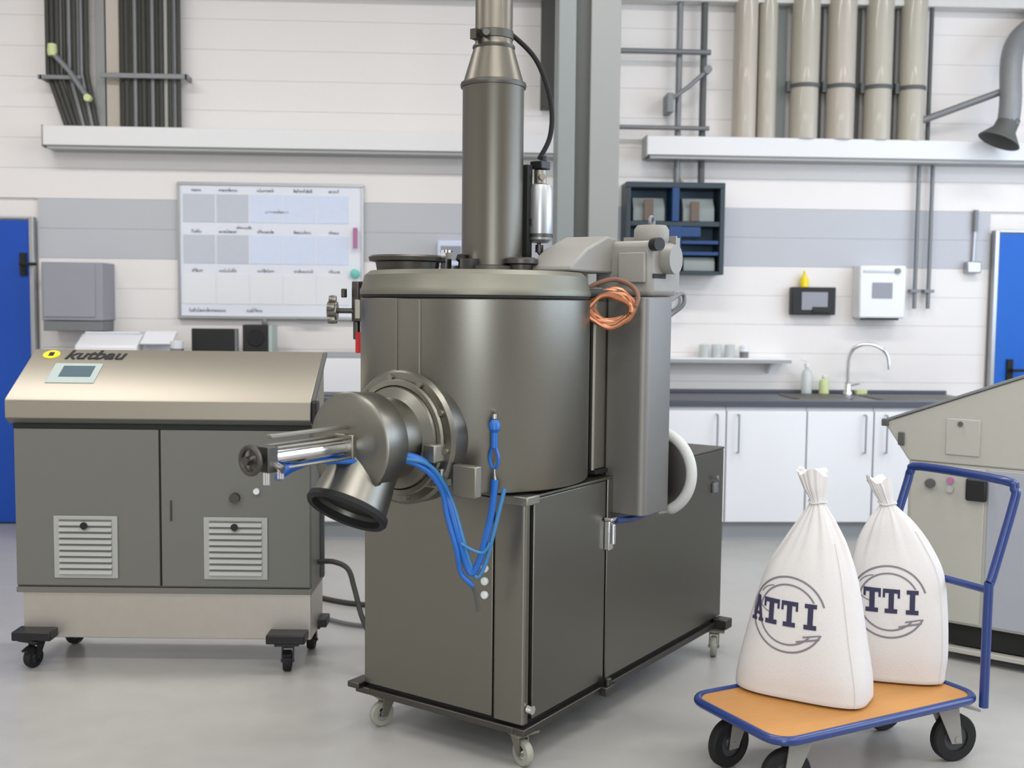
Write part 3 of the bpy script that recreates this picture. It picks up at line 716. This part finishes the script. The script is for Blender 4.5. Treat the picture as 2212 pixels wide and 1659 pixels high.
# spout
sd = Vector((-.56, .0, -.83)).normalized()
so = Vector((VX - .50, VY - .0, PZ - .02))
sp = obj('discharge_spout', MB().lathe([(.10, 0), (.10, .09), (.105, .12), (.112, .185), (.116, .20), (.110, .20), (.098, .12), (.094, .02), (0, .02)], 56, so, sd), 'steel', mm)
obj('spout_rim', MB().lathe([(.104, .192), (.120, .192), (.122, .207), (.116, .216), (.104, .212)], 56, so, sd, closed=True), 'rubber', sp)
obj('spout_inside', MB().lathe([(0, .17), (.103, .172), (.104, .178), (0, .178)], 40, so, sd), 'gap', sp)
obj('spout_hinge', MB().box(-.36, -.30, VY - .02, VY + .06, PZ - .165, PZ - .135).cyl((-.33, VY - .04, PZ - .15), (-.33, VY + .08, PZ - .15), .009, 12), 'gap', sp)
# pneumatic cylinder
CX = VX - .61
cy_ = obj('pneumatic_cylinder', MB().cyl((CX, VY, PZ - .005), (CX - .30, VY, PZ - .005), .0235, 28), 'chrome', mm)
for dy, dz in ((-.028, -.028), (.028, -.028), (-.028, .028), (.028, .028)):
    obj('tie_rod', MB().cyl((CX, VY + dy, PZ - .005 + dz), (CX - .305, VY + dy, PZ - .005 + dz), .004, 8), 'steel_l', cy_)
obj('end_block', MB().box(CX - .335, CX - .30, VY - .034, VY + .034, PZ - .04, PZ + .03), 'steel_d', cy_, .004)
obj('end_block', MB().box(CX - .02, CX, VY - .036, VY + .036, PZ - .042, PZ + .032), 'steel_l', cy_, .004)
obj('guide_bar', MB().box(CX - .30, CX, VY - .01, VY + .01, PZ + .046, PZ + .056), 'steel_l', cy_, .002)
hwh = MB()
c_ = Vector((CX - .365, VY, PZ - .005))
hwh.tube([c_ + Vector((0, .034 * cos(2 * pi * k / 16), .034 * sin(2 * pi * k / 16))) for k in range(16)], .008, 8, closed=True, sub=2)
for k in range(4): hwh.tube([c_, c_ + Vector((0, .034 * cos(pi * k / 2), .034 * sin(pi * k / 2)))], .005, 6, smooth=False)
hwh.cyl((CX - .335, VY, PZ - .005), (CX - .385, VY, PZ - .005), .012, 14)
obj('hand_wheel', hwh, 'steel_d', cy_)
for fa, fb in (((CX - .31, VY, PZ - .04), (CX - .31, VY, PZ - .075)), ((CX - .31, VY - .03, PZ - .02), (CX - .31, VY - .06, PZ - .03)), ((CX - .26, VY, PZ - .025), (CX - .26, VY, PZ - .065))):
    obj('air_fitting', MB().cyl(fa, fb, .0095, 12), 'chrome', cy_)

# blue air hoses
P1 = [(CX - .26, VY, .965), (-.62, .40, .945), (-.56, .40, .965), (-.495, .365, .985), (-.40, .31, .992), (-.333, .215, .992), (-.25, .19, .965), (-.20, .17, .90), (-.18, .15, .83), (-.165, .13, .74), (-.145, .12, .67), (-.130, .105, .625), (-.118, .085, .66), (-.11, .065, .74), (-.10, .052, .82), (-.09, .05, .905)]
P2 = [(CX - .30, VY - .05, .985), (-.60, .35, .985), (-.52, .33, .985), (-.42, .29, .975), (-.34, .22, .98), (-.255, .185, .945), (-.205, .16, .88), (-.19, .15, .80), (-.17, .13, .70), (-.15, .13, .63), (-.135, .112, .60), (-.122, .105, .585)]
P3 = [(x + .012, y - .012, z - .012) for x, y, z in P1[3:14]] + [(-.075, .025, .88)]
obj('air_hose', MB().tube(P1, .0105, 10), 'hose', mm)
obj('air_hose', MB().tube(P2, .0080, 10), 'hose', mm)
obj('air_hose', MB().tube(P3, .0065, 10), 'hose2', mm)
obj('air_hose', MB().tube([(-.165, .12, .72), (-.14, .10, .70), (-.12, .07, .69), (-.11, .05, .72)], .005, 8), 'hose2', mm)
obj('hose_end', MB().tube([(-.122, .105, .585), (-.10, .108, .55), (-.085, .11, .50)], .006, 8), 'web', mm)
gun = obj('air_gun', MB().lathe([(0, 1.085), (.010, 1.083), (.017, 1.072), (.017, 1.055), (.010, 1.045), (.011, 1.0), (0, .998)], 16, (-.086, .056, 0)).tube([(-.086, .062, 1.0), (-.086, .072, .97), (-.086, .066, .945), (-.086, .056, .94), (-.086, .046, .945), (-.086, .040, .97), (-.086, .05, 1.0)], .005, 8), 'hose', mm)
obj('nozzle', MB().lathe([(0, 1.086), (.007, 1.086), (.007, 1.10), (0, 1.10)], 12, (-.086, .056, 0)), 'chrome', gun)
obj('hook', MB().tube([(-.086, .056, .94), (-.088, .054, .92), (-.086, .05, .90)], .004, 8), 'chrome', gun)
for z in (.609, .569, .526):
    obj('push_button', MB().lathe([(0, 0), (.0125, 0), (.0125, .008), (.009, .011), (0, .011)], 16, (.0, .146, z), (-1, 0, 0)), 'white', mm)

# ------------------------------------------------------------------ left control console
def W(x, y): return (x * cos(PAN) + y * sin(PAN), -x * sin(PAN) + y * cos(PAN), 0)


c1 = thing('control_console', 'wide steel control console on casters with sloping top and two vent grilles', 'console', W(-1.345, 4.2), -PAN)
hw2 = .573
obj('body', MB().box(-hw2, hw2, .012, .29, .31, .93), 'matt', c1, .003)
obj('door', MB().box(-hw2 + .004, -.013, .0, .012, .318, .928), 'matt', c1, .002)
obj('door', MB().box(-.005, hw2 - .004, .0, .012, .318, .928), 'matt', c1, .002)
obj('door_gap', MB().box(-.013, -.005, .006, .0125, .318, .928), 'gap', c1)
obj('groove', MB().box(-hw2, hw2 + .0, .004, .28, .93, .948), 'gap', c1)
obj('lower_rail', MB().box(-hw2, hw2, .002, .29, .288, .31), 'matt', c1, .002)
obj('skirt', MB().box(-hw2 + .02, hw2 - .004, .016, .28, .106, .288), 'skirt', c1, .003)
obj('sloping_top', MB().prism([(.012, .948), (-.022, .972), (-.022, 1.040), (-.016, 1.047), (.262, 1.222), (.275, 1.222), (.275, .948)], -.592, .577, 'x'), 'steel_c', c1, .003)
obj('under_lip', MB().prism([(.012, .947), (-.021, .9705), (-.021, .975), (.012, .975)], -.59, .575, 'x'), 'matt', c1)
obj('end_cap', MB().box(.578, .60, -.018, .045, .955, 1.045), 'black', c1, .006)
obj('side_rail', MB().prism([(-.005, 1.05), (.02, 1.05), (.265, 1.205), (.275, 1.22), (.262, 1.222)], .577, .592, 'x').box(.573, .588, .20, .225, .31, .93), 'web', c1, .002)
SL = math.atan2(.175, .278)


def slope_pt(x, s, off=0.0): return (x, -.016 + .278 * s - off * sin(SL), 1.047 + .175 * s + off * cos(SL))


def slope_plate(x0, x1, s0, s1, h):
    vs = [slope_pt(x, s, o) for o in (0, h) for x, s in ((x0, s0), (x1, s0), (x1, s1), (x0, s1))]
    return MB().add(vs, [(0, 3, 2, 1), (4, 5, 6, 7), (0, 1, 5, 4), (1, 2, 6, 5), (2, 3, 7, 6), (3, 0, 4, 7)])


dp = obj('display', slope_plate(-.475, -.285, .30, .70, .003), 'bezel', c1, .002)
obj('screen', slope_plate(-.435, -.31, .42, .64, .0045), 'screen', dp)
em = MB()
n_ = 24
vs = [slope_pt(-.513 + .034 * cos(2 * pi * k / n_), .885 + .085 * sin(2 * pi * k / n_), o) for o in (0, .003) for k in range(n_)]
em.add(vs, [tuple(range(n_))[::-1], tuple(range(n_, 2 * n_))] + [(k, (k + 1) % n_, n_ + (k + 1) % n_, n_ + k) for k in range(n_)])
e_ = obj('warning_emblem', em, 'yellow', c1)
vs = [slope_pt(-.513 + dx_, .885 + ds_, o) for o in (.003, .0042) for dx_, ds_ in ((-.010, -.035), (.010, -.035), (.010, .04), (-.010, .04))]
obj('emblem_mark', MB().add(vs, [(0, 3, 2, 1), (4, 5, 6, 7), (0, 1, 5, 4), (1, 2, 6, 5), (2, 3, 7, 6), (3, 0, 4, 7)]), 'gap', e_)


def text_mesh(body, size, extrude, shear=0.0, sx=1.0):
    cu = bpy.data.curves.new('letters', 'FONT'); cu.body = body; cu.size = size; cu.extrude = extrude; cu.shear = shear; cu.offset = size * .02
    o = bpy.data.objects.new('letters', cu); COL.objects.link(o)
    bpy.context.view_layer.update()
    me = bpy.data.meshes.new_from_object(o.evaluated_get(bpy.context.evaluated_depsgraph_get()))
    vs = [v_.co.copy() for v_ in me.vertices]; fs = [tuple(p.vertices) for p in me.polygons]
    bpy.data.objects.remove(o); bpy.data.curves.remove(cu); bpy.data.meshes.remove(me)
    return vs, fs


vs, fs = text_mesh('kutbau', .085, .0008, .25)
wmax = max(v_.x for v_ in vs)
mb = MB().add([slope_pt(-.455 + v_.x / wmax * .245, .80 + v_.y / .328, .0012 + v_.z) for v_ in vs], fs)
lt = obj('lettering', mb, 'gap', c1, smooth=False)
# louvres
for x0_ in (-.421, .159):
    lp_ = obj('vent_grille', MB().box(x0_, x0_ + .247, -.006, 0, .348, .592), 'vent', c1, .002)
    for k in range(9):
        z = .366 + k * .0238
        obj('slat', MB().prism([(-.006, z), (-.016, z), (-.006, z + .014)], x0_ + .022, x0_ + .225, 'x'), 'vent', lp_)
        if k < 9: obj('slot', MB().box(x0_ + .022, x0_ + .225, -.0075, -.006, z + .0145, z + .0215), 'matt', lp_)
    obj('keyhole', MB().cyl((x0_ + .122, -.017, .556), (x0_ + .122, -.022, .556), .014, 14), 'black', lp_)
obj('handle', MB().box(.030, .036, -.006, 0, .575, .655), 'steel_d', c1, .001)
obj('door_lock', MB().cyl((.281, 0, .668), (.281, -.02, .668), .020, 18), 'steel_d', c1)
obj('door_lock', MB().cyl((.365, 0, .695), (.365, -.014, .695), .012, 14), 'white', c1)
for x, y, a in ((-.495, .0, R(250)), (.485, -.01, R(275)), (-.47, .26, R(60)), (.53, .22, R(90))):
    caster(c1, x, y, .112, .040, a, 'black', 'rubber', 'hub', .055, .03, True)
    obj('caster_pad', MB().box(x - .075, x + .075, y - .06, y + .03, .112, .148), 'black', c1, .005)
# cables behind console to the machine
single('power_cable', MB().tube([(-.563, 4.36, .39), (-.50, 4.34, .395), (-.44, 4.32, .37), (-.41, 4.28, .30), (-.37, 4.20, .20), (-.30, 4.12, .10), (-.20, 4.0, .012), (-.05, 3.9, .012)], .0105, 10), 'cable', 'thick dark cable arching from the console side toward the mixing machine', 'cable')
single('floor_cable', MB().tube([(-1.2, 5.5, .012), (-.86, 5.35, .012), (-.70, 5.25, .012), (-.45, 5.1, .012), (0, 5.05, .012)], .012, 8), 'cable', 'grey floor cable nearer the wall between console and mixing machine', 'cable')
single('floor_cable', MB().tube([(-1.2, 4.98, .012), (-.86, 4.95, .012), (-.62, 4.88, .012), (-.40, 4.75, .012), (.1, 4.7, .012)], .010, 8), 'conduit', 'grey floor cable nearer the camera between console and mixing machine', 'cable')

# ------------------------------------------------------------------ right console
p_ = W(1.64, 4.5)
c2 = thing('side_console', 'pale beige console seen from its side at the right edge', 'console', p_, -PAN - R(36.3))
obj('body', MB().box(0, .80, 0, .75, .15, .80), 'console', c2, .006)
obj('sloping_top', MB().prism([(-.095, .935), (-.095, .955), (.62, 1.235), (.80, 1.235), (.80, .80), (0, .80)], -.004, .755, 'y'), 'console', c2, .006)
obj('top_edge', MB().prism([(-.10, .955), (-.095, .968), (.62, 1.249), (.80, 1.249), (.80, 1.236), (.62, 1.236)], -.010, .76, 'y'), 'arm', c2, .002)
obj('side_plate', MB().box(.145, .275, -.010, -.004, .838, .985), 'console', c2, .003)
obj('screw', MB().cyl((.20, -.010, .965), (.20, -.018, .965), .010, 12), 'web', c2)
obj('side_panel', MB().box(.012, .300, -.006, 0, .16, .79), 'console', c2, .003)
obj('side_panel', MB().box(.312, .79, -.006, 0, .16, .79), 'console_s', c2, .003)
obj('power_socket', MB().box(.232, .312, -.03, -.006, .662, .752), 'black', c2, .008)
obj('knob', MB().cyl((.093, -.006, .715), (.093, -.028, .715), .019, 20), 'web', c2)
obj('red_lamp', MB().cyl((.17, -.006, .735), (.17, -.02, .735), .013, 16), 'pink', c2)
obj('pale_knob', MB().cyl((.17, -.006, .70), (.17, -.022, .70), .014, 16), 'vent', c2)
obj('lip_latch', MB().box(-.115, -.085, -.012, .02, .935, .965), 'web', c2, .004)
obj('side_latch', MB().box(-.045, -.018, -.012, -.004, .86, .915), 'web', c2, .004)
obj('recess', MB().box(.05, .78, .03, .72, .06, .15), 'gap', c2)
obj('skid', MB().box(.02, .80, -.01, .03, .035, .055).box(.02, .80, .70, .74, .035, .055).box(.06, .12, -.005, .735, .055, .06).box(.70, .76, -.005, .735, .055, .06), 'console', c2, .003)
for x, y in ((.07, .05), (.72, .05), (.07, .68), (.72, .68)):
    obj('foot', MB().cyl((x, y, 0), (x, y, .036), .02, 14), 'black', c2)

# ------------------------------------------------------------------ platform trolley
tp = W(1.022, 3.345)
tr = thing('platform_trolley', 'blue tubular platform trolley with beech deck and push handle', 'trolley', tp, R(28) - PAN)
DZ = .218
obj('deck', MB().prism(rrect(-.400, .392, -.192, .195, .045, 6), DZ - .008, DZ, 'z'), 'beech', tr)
ring = [(x, y, DZ - .006) for x, y in rrect(-.412, .404, -.204, .207, .065, 6)]
obj('deck_frame', MB().tube(ring, .0135, 12, smooth=False, closed=True), 'tube', tr)
obj('cross_member', MB().box(-.30, -.27, -.185, .185, DZ - .03, DZ - .009).box(.27, .30, -.185, .185, DZ - .03, DZ - .009), 'tube', tr, .003)
hd = obj('push_handle', MB().tube([(.408, -.212, .185), (.408, -.212, .55), (.42, -.212, .59), (.508, -.212, .82), (.517, -.206, .862), (.518, -.165, .884), (.518, .165, .884), (.517, .206, .862), (.508, .212, .82), (.42, .212, .59), (.408, .212, .55), (.408, .212, .185)], .0145, 14, smooth=True, sub=4), 'tube', tr)
obj('crossbar', MB().cyl((.408, -.212, .555), (.408, .212, .555), .0115, 14), 'tube', hd)
for x, y, a, br in ((-.27, -.13, R(165), False), (-.27, .14, R(185), False), (.315, -.135, R(-15), True), (.31, .14, R(-5), True)):
    caster(tr, x, y, DZ - .015, .076, a, 'motor', 'rubber', 'hub', .05, .032, br)


# ------------------------------------------------------------------ sacks
def interp(tab, z):
    for i in range(len(tab) - 1):
        if z <= tab[i + 1][0] or i == len(tab) - 2:
            p1, p2 = tab[i], tab[i + 1]
            p0 = tab[i - 1] if i > 0 else p1
            p3 = tab[i + 2] if i + 2 < len(tab) else p2
            h_ = p2[0] - p1[0]; t_ = (min(z, p2[0]) - p1[0]) / h_
            out = []
            for k in range(1, 4):
                m1 = (p2[k] - p0[k]) / (p2[0] - p0[0]) * h_
                m2 = (p3[k] - p1[k]) / (p3[0] - p1[0]) * h_
                d_ = p2[k] - p1[k]
                if i == 0: m2 = 0; m1 = d_ * 2
                if i == 1: m1 = 0
                out.append(p1[k] * (2 * t_ ** 3 - 3 * t_ ** 2 + 1) + m1 * (t_ ** 3 - 2 * t_ ** 2 + t_) + p2[k] * (3 * t_ ** 2 - 2 * t_ ** 3) + m2 * (t_ ** 3 - t_ ** 2))
            return out


def sack(name, label, loc, rz, tab, seed, lean, zn):
    rn = random.Random(seed)
    ph = [rn.uniform(0, 6.28) for _ in range(6)]
    n, NZ = 120, 90
    ztop = tab[-1][0]
    mb = MB(); rows = []

    def fold(phi, z):
        k = max(0, (z - .34) / (.60 - .34)); k = min(1, k) ** 1.4
        f_ = .5 * sin(9 * phi + ph[0]) + .35 * sin(14 * phi + ph[1]) + .25 * sin(21 * phi + ph[2] + 3 * z)
        low = .012 * sin(3 * phi + ph[3] + 5 * z) + .008 * sin(5 * phi + ph[4] - 9 * z)
        return 1 + .105 * k * f_ + low

    for i in range(NZ + 1):
        z = ztop * i / NZ
        a_, b_, ox = interp(tab, z)
        e = 3.6 - 1.7 * min(1, z / .45)
        rows.append(len(mb.v))
        for k in range(n):
            phi = 2 * pi * k / n; c, s_ = cos(phi), sin(phi)
            f_ = fold(phi, z)
            x = a_ * math.copysign(abs(c) ** (2 / e), c) * f_; y = b_ * math.copysign(abs(s_) ** (2 / e), s_) * f_
            zz = z
            if z > ztop - .03: zz += .012 * sin(3 * phi + ph[5]) * (z - ztop + .03) / .03
            mb.v.append((x + ox + lean * max(0, z - .3), y, zz))
    for i in range(NZ):
        for k in range(n):
            l = (k + 1) % n
            mb.f.append((rows[i] + k, rows[i] + l, rows[i + 1] + l, rows[i + 1] + k))
    mb.f.append(tuple(rows[0] + k for k in range(n))[::-1])
    mb.f.append(tuple(rows[NZ] + k for k in range(n)))
    t_ = thing(name, label, 'sack', loc, rz)
    obj('cloth', mb, 'cloth', t_)
    # tie at the neck
    a_, b_, ox = interp(tab, zn)
    obj('tie', MB().tube([(ox + lean * (zn - .3) + (a_ * 1.12 + .002) * cos(2 * pi * k / 16), (b_ * 1.12 + .002) * sin(2 * pi * k / 16), zn + .003 * sin(k)) for k in range(16)], .003, 8, closed=True, sub=2), 'cloth', t_)
    # side seam
    seam = []
    for k in range(16):
        z = .01 + k * .032
        a2, b2, ox2 = interp(tab, z)
        e = 3.6 - 1.7 * min(1, z / .45); phi = R(-38); c, s_ = cos(phi), sin(phi); f_ = fold(phi, z) * 1.003
        seam.append((a2 * abs(c) ** (2 / e) * f_ + ox2 + lean * max(0, z - .3), -b2 * abs(s_) ** (2 / e) * f_, z))
    obj('seam', MB().tube(seam, .0028, 6), 'cloth', t_)

    def surf(x, z, off):
        a2, b2, ox2 = interp(tab, z); e = 3.6 - 1.7 * min(1, z / .45)
        xx = x - ox2 - lean * max(0, z - .3)
        q = max(-.985, min(.985, xx / a2))
        ab = (1 - abs(q) ** e) ** (1 / e)
        phi = -math.acos(max(-1, min(1, math.copysign(abs(q) ** (e / 2), q))))
        f_ = fold(phi, z)
        q = max(-.985, min(.985, xx / (a2 * f_)))
        ab = (1 - abs(q) ** e) ** (1 / e)
        return (q * a2 * f_ + ox2 + lean * max(0, z - .3), -b2 * ab * f_ - off, z)

    def patch(m_, quad, nu=6, nv=6, off=.0022):
        base = len(m_.v)
        for i in range(nu + 1):
            for j in range(nv + 1):
                u, v_ = i / nu, j / nv
                x = (quad[0][0] * (1 - u) + quad[1][0] * u) * (1 - v_) + (quad[3][0] * (1 - u) + quad[2][0] * u) * v_
                z = (quad[0][1] * (1 - u) + quad[1][1] * u) * (1 - v_) + (quad[3][1] * (1 - u) + quad[2][1] * u) * v_
                m_.v.append(surf(x, z, off))
        for i in range(nu):
            for j in range(nv):
                a2 = base + i * (nv + 1) + j
                m_.f.append((a2, a2 + nv + 1, a2 + nv + 2, a2 + 1))

    LCX, LCZ = -.030, .268
    rg = MB()

    def arc_(r, wd, a0, a1, dx=0, dz=0, st=60):
        for k in range(st):
            t0 = R(a0 + (a1 - a0) * k / st); t1 = R(a0 + (a1 - a0) * (k + 1) / st)
            P = lambda rr, t__: (LCX + dx + rr * cos(t__), LCZ + dz + rr * sin(t__))
            patch(rg, [P(r, t0), P(r, t1), P(r + wd, t1), P(r + wd, t0)], 1, 1, .0016)
    arc_(.111, .0055, 18, 335)
    obj('printed_ring', rg, 'print2', t_); rg = MB()
    arc_(.088, .005, 30, 320)
    obj('printed_ring', rg, 'print2', t_); rg = MB()
    arc_(.05, .003, 95, 150, -.045, .03, 20)
    arc_(.06, .003, 200, 262, -.045, .06, 20)
    for q_ in (((.03, -.075), (.10, -.058), (.10, -.064), (.03, -.080)), ((.05, -.058), (.098, -.048), (.098, -.052), (.05, -.063))):
        patch(rg, [(LCX + x, LCZ + z) for x, z in q_], 6, 1, .0018)
    obj('printed_stroke', rg, 'print2', t_)['kind'] = 'stuff'
    lt_ = MB()
    B_ = lambda x0_, x1_, z0_, z1_: patch(lt_, [(LCX + x0_, LCZ + z0_), (LCX + x1_, LCZ + z0_), (LCX + x1_, LCZ + z1_), (LCX + x0_, LCZ + z1_)], 6, 3)
    zb, zt = -.035, .042
    for cx in (-.052, .006, .070):
        B_(cx - .008, cx + .008, zb, zt)                       # stem
        B_(cx - .019, cx + .019, zb, zb + .014)                # foot serif
        if cx < .05:
            B_(cx - .026, cx + .026, zt - .013, zt)            # bar
            B_(cx - .026, cx - .019, zt - .028, zt); B_(cx + .019, cx + .026, zt - .028, zt)
        else:
            B_(cx - .018, cx + .018, zt - .013, zt)
    # slab letter A
    cx = -.098
    patch(lt_, [(LCX + cx - .018, LCZ + zb), (LCX + cx - .008, LCZ + zb), (LCX + cx + .005, LCZ + zt), (LCX + cx - .005, LCZ + zt)], 3, 6)
    patch(lt_, [(LCX + cx + .008, LCZ + zb), (LCX + cx + .018, LCZ + zb), (LCX + cx + .005, LCZ + zt), (LCX + cx - .005, LCZ + zt)], 3, 6)
    B_(cx - .012, cx + .012, -.016, -.007); B_(cx - .022, cx - .003, zb, zb + .010); B_(cx + .003, cx + .020, zb, zb + .010)
    obj('printed_letters', lt_, 'print', t_)
    return t_


# table: height, half width, half thickness, centre offset
tab1 = [(0, .185, .085, -.004), (.012, .207, .105, -.004), (.08, .202, .108, -.002), (.20, .180, .104, .0), (.31, .158, .096, .004), (.40, .134, .084, .010), (.48, .096, .064, .020), (.545, .058, .042, .024), (.60, .024, .022, .024), (.615, .022, .020, .022), (.65, .034, .028, .014), (.70, .045, .030, .006)]
tab2 = [(0, .130, .07, 0), (.012, .152, .090, 0), (.10, .160, .094, 0), (.26, .156, .09, .0), (.36, .144, .08, -.002), (.45, .110, .062, -.014), (.52, .066, .042, -.026), (.565, .026, .022, -.036), (.58, .024, .020, -.042), (.615, .032, .028, -.056), (.65, .040, .03, -.066)]
s1 = W(.925, 3.365); s2 = W(1.262, 3.53)
sack('cloth_sack', 'tied white cloth sack with round print, in front on the trolley deck', (s1[0], s1[1], DZ + .001), R(-31) - PAN, tab1, 5, .0, .607)
sack('cloth_sack', 'tied white cloth sack partly hidden behind the front one, nearer the handle', (s2[0], s2[1], DZ + .001), R(-14) - PAN, tab2, 11, .0, .572)
